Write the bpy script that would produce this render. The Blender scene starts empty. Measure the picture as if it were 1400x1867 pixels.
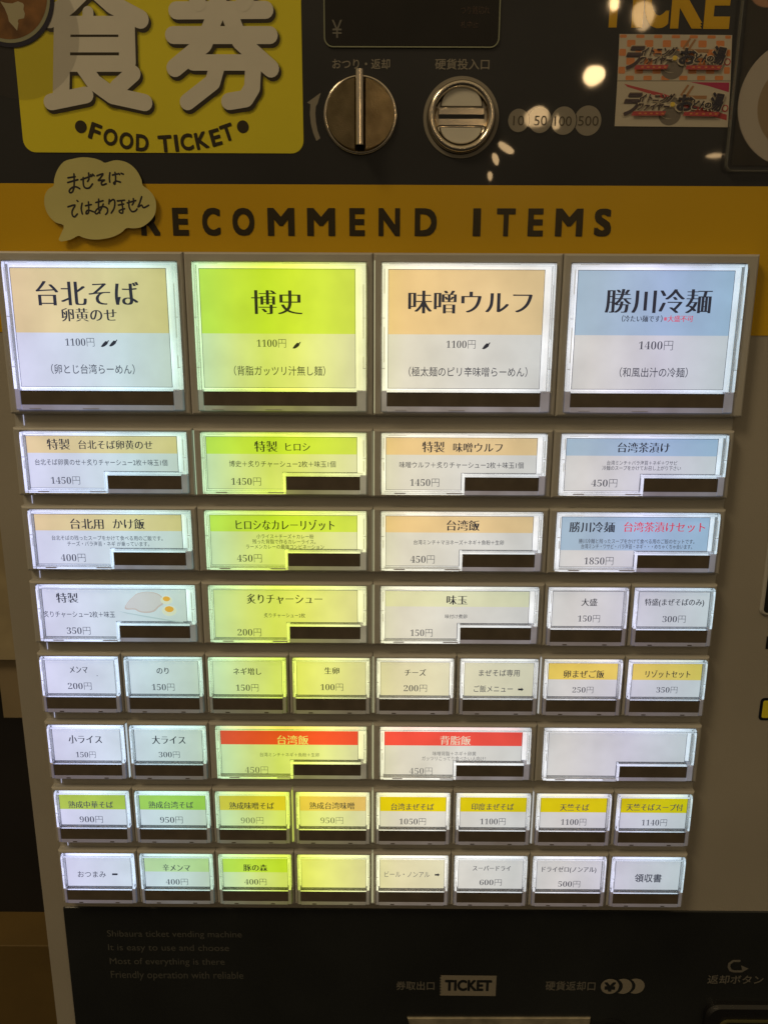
import bpy, bmesh, math, random
from mathutils import Vector, Matrix, Euler
random.seed(7)
sc = bpy.context.scene
COL = sc.collection
# ------------------------------------------------------------------ camera (measured pose; panel frame = mm: u right, v down, z out of the panel)
R0 = (0.99998109, -0.00460975, 0.00406978)
R1 = (0.0054288, 0.9726527, -0.23220089)
R2 = (-0.00288809, 0.23221859, 0.97265934)
CAM = (4.0288669, 26.68826626, -337.31111541)      # mm, relative to u=160, v=0, depth=0
FPX = 1400.0
Z0 = 1.30                                           # height of the panel origin above the floor, m
def W(u, v, z=0.0):
    return Vector(((u - 160) / 1000, -z / 1000, Z0 - v / 1000))
def pm(x, y, z=0.0):
    """point of the machine front (height z mm) seen at photograph coordinate x, y -> (u, v)"""
    a, b = (x - 700) / FPX, (y - 933.5) / FPX
    d = [R0[i] * a + R1[i] * b + R2[i] for i in range(3)]
    s = (-z - CAM[2]) / d[2]
    return (CAM[0] + s * d[0] + 160, CAM[1] + s * d[1])
cd = bpy.data.cameras.new('camera'); cam = bpy.data.objects.new('camera', cd); COL.objects.link(cam)
def c2w(r): return Vector((r[0], r[2], -r[1]))
rx, ry, rz = c2w(R0), -c2w(R1), -c2w(R2)
M = Matrix((rx, ry, rz)).transposed().to_4x4()
M.translation = Vector((CAM[0] / 1000, CAM[2] / 1000, Z0 - CAM[1] / 1000))
cam.matrix_world = M
cd.sensor_fit = 'VERTICAL'; cd.sensor_height = 36.0; cd.lens = 36.0 * FPX / 1867.0
cd.clip_start = 0.01; cd.clip_end = 50
sc.camera = cam
# ------------------------------------------------------------------ room light
world = bpy.data.worlds.new('World'); sc.world = world; world.use_nodes = True
nt = world.node_tree; bg = nt.nodes['Background']
tc = nt.nodes.new('ShaderNodeTexCoord'); sp = nt.nodes.new('ShaderNodeSeparateXYZ')
mr = nt.nodes.new('ShaderNodeMapRange'); mr.inputs[1].default_value = -0.6; mr.inputs[2].default_value = 0.9
cr = nt.nodes.new('ShaderNodeValToRGB')
cr.color_ramp.elements[0].color = (0.012, 0.010, 0.007, 1); cr.color_ramp.elements[1].color = (0.30, 0.225, 0.12, 1)
e = cr.color_ramp.elements.new(0.42); e.color = (0.075, 0.058, 0.036, 1)
e = cr.color_ramp.elements.new(0.62); e.color = (0.20, 0.155, 0.095, 1)
nt.links.new(tc.outputs['Generated'], sp.inputs[0]); nt.links.new(sp.outputs[2], mr.inputs[0])
nt.links.new(mr.outputs[0], cr.inputs[0]); nt.links.new(cr.outputs[0], bg.inputs[0]); bg.inputs[1].default_value = 1.0
def area(name, loc, target, size, power, color):
    l = bpy.data.lights.new(name, 'AREA'); l.shape = 'DISK'; l.size = size; l.energy = power; l.color = color
    o = bpy.data.objects.new(name, l); COL.objects.link(o); o.location = loc
    o.rotation_euler = (Vector(target) - Vector(loc)).to_track_quat('-Z', 'Y').to_euler()
area('ceiling_light', (-0.95, -0.95, 2.65), (-0.05, 0, 1.25), 0.5, 8.6, (1.0, 0.77, 0.45))
sc.view_settings.view_transform = 'Standard'; sc.view_settings.look = 'None'; sc.view_settings.exposure = 0.0; sc.view_settings.gamma = 1.0
sc.cycles.use_denoising = True
sc.cycles.max_bounces = 10; sc.cycles.transparent_max_bounces = 16; sc.cycles.sample_clamp_indirect = 4.0
# ------------------------------------------------------------------ materials
def srgb(r, g, b):
    f = lambda c: (c / 255 / 12.92) if c <= 10 else ((c / 255 + 0.055) / 1.055) ** 2.4
    return (f(r), f(g), f(b))
def mat(name, col, rough=0.5, metal=0.0, noise=0.0, scale=60, bump=0.0, coat=0.0, alpha=1.0, spec=0.5, trans=0.0, ior=1.49, blotch=0.0):
    m = bpy.data.materials.new(name); m.use_nodes = True; t = m.node_tree; b = t.nodes['Principled BSDF']
    b.inputs['Base Color'].default_value = (*col, 1); b.inputs['Roughness'].default_value = rough; b.inputs['Metallic'].default_value = metal
    b.inputs['Alpha'].default_value = alpha; b.inputs['Specular IOR Level'].default_value = spec; b.inputs['Coat Weight'].default_value = coat; b.inputs['Coat Roughness'].default_value = 0.03
    b.inputs['Transmission Weight'].default_value = trans; b.inputs['IOR'].default_value = ior
    if noise or bump or blotch:
        g = t.nodes.new('ShaderNodeNewGeometry'); n = t.nodes.new('ShaderNodeTexNoise'); n.inputs['Scale'].default_value = scale; n.inputs['Detail'].default_value = 6
        t.links.new(g.outputs['Position'], n.inputs['Vector'])
        if noise:
            r = t.nodes.new('ShaderNodeMapRange'); r.inputs[1].default_value = 0.3; r.inputs[2].default_value = 0.7; r.inputs[3].default_value = 1 - noise; r.inputs[4].default_value = 1 + noise
            t.links.new(n.outputs['Fac'], r.inputs[0])
            mx = t.nodes.new('ShaderNodeVectorMath'); mx.operation = 'SCALE'; mx.inputs[0].default_value = col
            t.links.new(r.outputs[0], mx.inputs['Scale']); t.links.new(mx.outputs[0], b.inputs['Base Color'])
        if blotch:      # smudges from fingers: uneven gloss
            n3 = t.nodes.new('ShaderNodeTexNoise'); n3.inputs['Scale'].default_value = 28; n3.inputs['Detail'].default_value = 8
            t.links.new(g.outputs['Position'], n3.inputs['Vector'])
            r = t.nodes.new('ShaderNodeMapRange'); r.inputs[1].default_value = 0.35; r.inputs[2].default_value = 0.75; r.inputs[3].default_value = rough; r.inputs[4].default_value = rough + blotch
            t.links.new(n3.outputs['Fac'], r.inputs[0]); t.links.new(r.outputs[0], b.inputs['Roughness'])
        if bump:
            n2 = t.nodes.new('ShaderNodeTexNoise'); n2.inputs['Scale'].default_value = 1800; n2.inputs['Detail'].default_value = 3
            t.links.new(g.outputs['Position'], n2.inputs['Vector'])
            bp = t.nodes.new('ShaderNodeBump'); bp.inputs['Strength'].default_value = bump; bp.inputs['Distance'].default_value = 0.0003
            t.links.new(n2.outputs['Fac'], bp.inputs['Height']); t.links.new(bp.outputs[0], b.inputs['Normal'])
    return m
# backlight tint with its flicker band, put into the emission colour along the panel (u mm, sRGB)
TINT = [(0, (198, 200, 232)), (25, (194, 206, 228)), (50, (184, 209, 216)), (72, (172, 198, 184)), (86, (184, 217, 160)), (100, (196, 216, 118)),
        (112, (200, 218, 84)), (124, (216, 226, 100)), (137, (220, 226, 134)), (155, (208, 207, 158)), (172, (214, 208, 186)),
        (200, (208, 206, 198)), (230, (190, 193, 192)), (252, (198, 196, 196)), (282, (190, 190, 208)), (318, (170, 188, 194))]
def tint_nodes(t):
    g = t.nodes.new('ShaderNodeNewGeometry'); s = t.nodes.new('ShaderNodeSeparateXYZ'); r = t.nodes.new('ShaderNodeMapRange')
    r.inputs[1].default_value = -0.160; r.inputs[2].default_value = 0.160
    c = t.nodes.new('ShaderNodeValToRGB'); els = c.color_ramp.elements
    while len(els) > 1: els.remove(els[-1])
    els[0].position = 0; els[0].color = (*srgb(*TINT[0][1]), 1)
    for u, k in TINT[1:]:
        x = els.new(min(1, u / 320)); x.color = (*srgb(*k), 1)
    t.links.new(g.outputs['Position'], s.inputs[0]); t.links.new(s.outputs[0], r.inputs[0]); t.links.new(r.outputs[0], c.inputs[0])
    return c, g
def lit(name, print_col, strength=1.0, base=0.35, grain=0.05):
    """paper or plastic with the backlight put in as its own emission"""
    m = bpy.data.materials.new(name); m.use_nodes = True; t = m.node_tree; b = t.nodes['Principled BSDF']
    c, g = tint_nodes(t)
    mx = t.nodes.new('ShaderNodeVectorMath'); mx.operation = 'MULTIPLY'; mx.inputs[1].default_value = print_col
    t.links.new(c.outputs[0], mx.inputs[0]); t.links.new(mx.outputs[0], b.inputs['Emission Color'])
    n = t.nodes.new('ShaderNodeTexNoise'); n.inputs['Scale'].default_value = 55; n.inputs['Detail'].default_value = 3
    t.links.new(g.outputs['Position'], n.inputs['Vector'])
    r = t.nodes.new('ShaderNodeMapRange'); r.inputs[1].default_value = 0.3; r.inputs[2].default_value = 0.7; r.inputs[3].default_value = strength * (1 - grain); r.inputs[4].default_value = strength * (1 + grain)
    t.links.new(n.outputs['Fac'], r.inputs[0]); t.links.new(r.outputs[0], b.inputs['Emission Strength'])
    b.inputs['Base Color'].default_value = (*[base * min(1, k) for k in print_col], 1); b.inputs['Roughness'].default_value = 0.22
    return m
PLASTIC = mat('ivory_plastic', (0.50, 0.485, 0.445), 0.42, noise=0.05, scale=30, bump=0.25)
CASING = mat('ivory_casing', (0.40, 0.37, 0.315), 0.5, noise=0.06, scale=12, bump=0.3)
BLACKFILM = mat('black_glossy_film', (0.029, 0.029, 0.031), 0.012, noise=0.3, scale=9, blotch=0.035)
BLACKLOW = mat('black_satin_panel', (0.019, 0.021, 0.022), 0.30, noise=0.25, scale=14, bump=0.3)
ORANGE = mat('orange_film', (0.66, 0.40, 0.012), 0.22, noise=0.06, scale=10, spec=0.4)
YELLOW = mat('yellow_print', (0.80, 0.70, 0.035), 0.12, noise=0.05, scale=14, spec=0.4)
WHITEP = mat('white_print', (0.72, 0.69, 0.60), 0.12, noise=0.03, spec=0.4)
DARKP = mat('dark_brown_print', (0.035, 0.026, 0.010), 0.3)
GREYP = mat('grey_print', (0.27, 0.245, 0.20), 0.03)
ORANGEL = mat('orange_letter_print', (0.62, 0.37, 0.013), 0.03)
DIMP = mat('dim_grey_print', (0.17, 0.16, 0.14), 0.35)
FAINTP = mat('faint_grey_print', (0.105, 0.105, 0.095), 0.4)
CLEAR = mat('clear_plastic', (0.93, 0.95, 0.96), 0.12, trans=1.0, ior=1.22)
RIMLIT = lit('glowing_frosted_plastic', (0.95, 0.92, 1.12), 0.21, base=0.5, grain=0.4)
WINDOW = mat('smoked_window', (0.13, 0.107, 0.083), 0.30, noise=0.15, scale=120, spec=0.6)
FLOORP = lit('faintly_glowing_plastic', (0.95, 0.92, 1.12), 0.085, base=0.5, grain=0.35)  # backlight spill put in as a faint glow of the plastic
CHROME = mat('chrome', (0.78, 0.70, 0.58), 0.16, metal=1.0, noise=0.12, scale=90)
BRUSHED = mat('satin_metal', (0.21, 0.165, 0.095), 0.28, metal=1.0, noise=0.25, scale=160, bump=0.3)
STEEL = mat('worn_steel', (0.42, 0.38, 0.29), 0.38, metal=0.45, noise=0.35, scale=110, bump=0.4)
BLACK = mat('black_void', (0.004, 0.005, 0.007), 0.6)
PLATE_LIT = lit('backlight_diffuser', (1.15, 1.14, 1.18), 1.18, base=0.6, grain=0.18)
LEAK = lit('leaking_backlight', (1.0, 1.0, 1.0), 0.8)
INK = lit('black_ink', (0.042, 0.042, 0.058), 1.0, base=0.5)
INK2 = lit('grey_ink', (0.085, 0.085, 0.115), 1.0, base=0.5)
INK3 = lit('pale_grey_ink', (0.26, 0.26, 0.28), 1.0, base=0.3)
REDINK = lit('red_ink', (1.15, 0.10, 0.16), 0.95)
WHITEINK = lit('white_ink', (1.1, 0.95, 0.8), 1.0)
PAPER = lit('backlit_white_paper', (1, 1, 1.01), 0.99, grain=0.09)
HDR = {'tan': (1.18, 0.88, 0.42), 'lime': (0.86, 1.02, 0.22), 'orange': (1.17, 0.86, 0.48), 'blue': (0.60, 0.80, 1.02), 'pale': (1.05, 1.08, 0.78),
       'amber': (1.28, 0.94, 0.20), 'red': (1.25, 0.13, 0.10), 'green': (0.66, 0.84, 0.11), 'leaf': (0.60, 0.92, 0.16), 'gold': (1.12, 0.80, 0.16), 'wheat': (1.12, 0.76, 0.36),
       'yellow': (1.08, 0.88, 0.012), 'mint': (0.85, 1.03, 0.52), 'white': (1, 1, 1), 'cream': (1.03, 1.0, 0.78)}
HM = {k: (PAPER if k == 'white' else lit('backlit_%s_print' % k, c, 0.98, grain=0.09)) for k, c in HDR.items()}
# ------------------------------------------------------------------ lettering: glyph outlines from the built-in fonts
SER = {str(i): chr(0x1D7CE + i) for i in range(10)}
# style: outline offset, horizontal spread (brush-like thick uprights), copies; or a round spread for bold faces
STY = {'M': (-0.015, 0.076, 6), 'm': (-0.010, 0.054, 5), 'S': (0.003, 0, 1), 'P': (-0.013, 0, 1), 'B': (0.0, 'ring', 0.015), 'L': (0.0, 0, 1), 'H': (0.0, 'ring', 0.044), 'K': (0.0, 'ring', 0.034), 'Q': (0.0, 'square', 0.036)}
_g = {}
def request(s, style): _g.setdefault((s, style), None)
def convert_all():
    objs = []
    for (s, st) in _g:
        c = bpy.data.curves.new('glyphs', 'FONT'); c.size = 1.0; c.resolution_u = 4; c.offset = STY[st][0]
        c.body = ''.join(SER.get(ch, ch) for ch in s) if st == 'P' else s
        o = bpy.data.objects.new('glyphs', c); COL.objects.link(o); objs.append(((s, st), o))
    bpy.context.view_layer.update(); dg = bpy.context.evaluated_depsgraph_get()
    for k, o in objs:
        me = o.evaluated_get(dg).to_mesh()
        vs = [(v.co.x, v.co.y) for v in me.vertices]; fs = [tuple(p.vertices) for p in me.polygons]
        o.evaluated_get(dg).to_mesh_clear()
        dx, n = STY[k[1]][1], STY[k[1]][2]
        V, F = [], []
        if dx == 'ring':
            m_ = 12 if n > 0.03 else 6; offs = [(0, 0)] + [(n * math.cos(6.28319 * i / m_), n * math.sin(6.28319 * i / m_)) for i in range(m_)]
            if n > 0.03: offs += [(x * 0.5, y * 0.5) for x, y in offs[1::2]]
        elif dx == 'square': offs = [(n * a, n * c) for a in (-1, 0, 1) for c in (-1, 0, 1)] + [(n * a * 0.5, n * c * 0.5) for a in (-1, 1) for c in (-1, 1)]
        else: offs = [(dx * (i / (n - 1) - 0.5), 0) if n > 1 else (0, 0) for i in range(n)]
        for i, (ox, oy) in enumerate(offs):
            b = len(V); V += [(x + ox, y + oy, i * 0.006) for x, y in vs]; F += [tuple(a + b for a in f) for f in fs]
        _g[k] = (V, F, (min(v[0] for v in V), max(v[0] for v in V), min(v[1] for v in V), max(v[1] for v in V)))
    for k, o in objs:
        c = o.data; bpy.data.objects.remove(o); bpy.data.curves.remove(c)
# ------------------------------------------------------------------ mesh collector (panel mm)
class MB:
    def __init__(s): s.v, s.f, s.m, s.mats = [], [], [], []
    def mi(s, m):
        if m not in s.mats: s.mats.append(m)
        return s.mats.index(m)
    def add(s, vs, fs, m):
        b = len(s.v); s.v += [tuple(v) for v in vs]; k = s.mi(m)
        for f in fs: s.f.append(tuple(a + b for a in f)); s.m.append(k)
    def rect(s, u0, v0, u1, v1, z, m): s.add([(u0, v0, z), (u1, v0, z), (u1, v1, z), (u0, v1, z)], [(0, 3, 2, 1)], m)
    def poly(s, pts, z, m): s.add([(p[0], p[1], z) for p in pts], [tuple(range(len(pts)))], m)
    def prism(s, pts, z0, z1, m, bev=0.0):
        n = len(pts); c = (sum(p[0] for p in pts) / n, sum(p[1] for p in pts) / n)
        vs = [(p[0], p[1], z0) for p in pts]; k = 1
        if bev:
            vs += [(p[0], p[1], z1 - bev) for p in pts]; k = 2
            for p in pts:
                d = math.hypot(p[0] - c[0], p[1] - c[1]) or 1
                vs.append((p[0] - (p[0] - c[0]) / d * bev, p[1] - (p[1] - c[1]) / d * bev, z1))
        else: vs += [(p[0], p[1], z1) for p in pts]
        fs = [tuple(range(n)), tuple(range(k * n, k * n + n))]
        for j in range(k):
            for i in range(n): fs.append((j * n + i, j * n + (i + 1) % n, (j + 1) * n + (i + 1) % n, (j + 1) * n + i))
        s.add(vs, fs, m)
    def box(s, u0, v0, u1, v1, z0, z1, m, bev=0.0): s.prism([(u0, v0), (u1, v0), (u1, v1), (u0, v1)], z0, z1, m, bev)
    def frame(s, o, i, z0, z1, m, bo=0.3, bi=0.2):
        """closed rectangular ring with bevelled outer and inner top edges"""
        def L(r, d, z): return [(r[0] - d, r[1] - d, z), (r[2] + d, r[1] - d, z), (r[2] + d, r[3] + d, z), (r[0] - d, r[3] + d, z)]
        loops = [L(o, 0, z0), L(o, 0, z1 - bo), L(o, -bo * 0.35, z1 - bo * 0.35), L(o, -bo, z1), L(i, bi, z1), L(i, 0, z1 - bi), L(i, 0, z0)]
        vs = [v for l in loops for v in l]; n = len(loops); fs = []
        for a in range(n):
            for k in range(4): fs.append((a * 4 + k, a * 4 + (k + 1) % 4, ((a + 1) % n) * 4 + (k + 1) % 4, ((a + 1) % n) * 4 + k))
        s.add(vs, fs, m)
    def disc(s, cu, cv, r, z, m, n=40, ry=None):
        ry = ry or r; s.poly([(cu + r * math.cos(2 * math.pi * i / n), cv + ry * math.sin(2 * math.pi * i / n)) for i in range(n)], z, m)
    def stroke(s, pts, w, z, m, cap=8):
        for a, b in zip(pts, pts[1:]):
            d = math.atan2(b[1] - a[1], b[0] - a[0]); P = []
            for c, s0 in ((b, d - math.pi / 2), (a, d + math.pi / 2)):
                for i in range(cap + 1):
                    t = s0 + math.pi * i / cap; P.append((c[0] + w / 2 * math.cos(t), c[1] + w / 2 * math.sin(t)))
            s.poly(P, z, m); z += 0.004
        return z
    def lathe(s, prof, cu, cv, m, n=64):
        vs, fs = [], []
        for r, z in prof:
            for i in range(n): t = 2 * math.pi * i / n; vs.append((cu + r * math.cos(t), cv + r * math.sin(t), z))
        for j in range(len(prof) - 1):
            for i in range(n): fs.append((j * n + i, j * n + (i + 1) % n, (j + 1) * n + (i + 1) % n, (j + 1) * n + i))
        s.add(vs, fs, m)
    def text(s, st, style, u0, v0, u1, v1, z, m, rot=0.0):
        """ink box u0..u1, v0..v1 filled exactly"""
        V, F, bb = _g[(st, style)]
        su = (u1 - u0) / (bb[1] - bb[0]); sv = (v1 - v0) / (bb[3] - bb[2]); cu, cv = (u0 + u1) / 2, (v0 + v1) / 2
        mx, my = (bb[0] + bb[1]) / 2, (bb[2] + bb[3]) / 2; cr_, sr = math.cos(rot), math.sin(rot); vs = []
        for x, y, l in V:
            a, b = (x - mx) * su, -(y - my) * sv
            vs.append((cu + a * cr_ - b * sr, cv + a * sr + b * cr_, z + l))
        s.add(vs, F, m)
    def textem(s, st, style, cx, cy, w, em, z, m):
        """centred at photograph point cx, cy; w, em = ink width and letter size in photograph pixels"""
        V, F, bb = _g[(st, style)]
        a = pm(cx - w / 2, cy, z); b = pm(cx + w / 2, cy, z); t = pm(cx, cy - em / 2, z); d = pm(cx, cy + em / 2, z)
        h = (d[1] - t[1]) * (bb[3] - bb[2]); c = pm(cx, cy, z)
        s.text(st, style, c[0] - (b[0] - a[0]) / 2, c[1] - h / 2, c[0] + (b[0] - a[0]) / 2, c[1] + h / 2, z, m)
    def mesh(s, name, org, smooth=False):
        me = bpy.data.meshes.new(name)
        me.from_pydata([((v[0] - org[0]) / 1000, -(v[2] - org[2]) / 1000, -(v[1] - org[1]) / 1000) for v in s.v], [], s.f)
        for m in s.mats: me.materials.append(m)
        me.polygons.foreach_set('material_index', s.m)
        bm = bmesh.new(); bm.from_mesh(me); bmesh.ops.recalc_face_normals(bm, faces=bm.faces); bm.to_mesh(me); bm.free()
        if smooth: me.polygons.foreach_set('use_smooth', [True] * len(me.polygons))
        me.update(); return me
ORG = {}
def put(name, me, org, parent=None, label=None, cat=None, group=None, kind=None):
    o = bpy.data.objects.new(name, me); COL.objects.link(o)
    p = W(*org)
    if parent: o.parent = parent; o.location = p - ORG[parent.name]
    else: o.location = p
    ORG[o.name] = p
    if label: o['label'] = label
    if cat: o['category'] = cat
    if group: o['group'] = group
    if kind: o['kind'] = kind
    return o
def obj(name, mb, parent=None, smooth=False, **k):
    lo = [min(v[i] for v in mb.v) for i in range(3)]; hi = [max(v[i] for v in mb.v) for i in range(3)]
    org = tuple((a + b) / 2 for a, b in zip(lo, hi))
    return put(name, mb.mesh(name, org, smooth), org, parent, **k)
def rrect(u0, v0, u1, v1, r, n=8):
    P = []
    for cu, cv, a in ((u1 - r, v0 + r, -90), (u1 - r, v1 - r, 0), (u0 + r, v1 - r, 90), (u0 + r, v0 + r, 180)):
        for i in range(n + 1): t = math.radians(a + 90 * i / n); P.append((cu + r * math.cos(t), cv + r * math.sin(t)))
    return P
def catmull(P, k=4):
    out = []; n = len(P)
    for i in range(n):
        p0, p1, p2, p3 = P[i - 1], P[i], P[(i + 1) % n], P[(i + 2) % n]
        for j in range(k):
            t = j / k
            out.append(tuple(0.5 * (2 * p1[a] + (p2[a] - p0[a]) * t + (2 * p0[a] - 5 * p1[a] + 4 * p2[a] - p3[a]) * t * t + (3 * p1[a] - p0[a] - 3 * p2[a] + p3[a]) * t ** 3) for a in (0, 1)))
    return out
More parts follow.
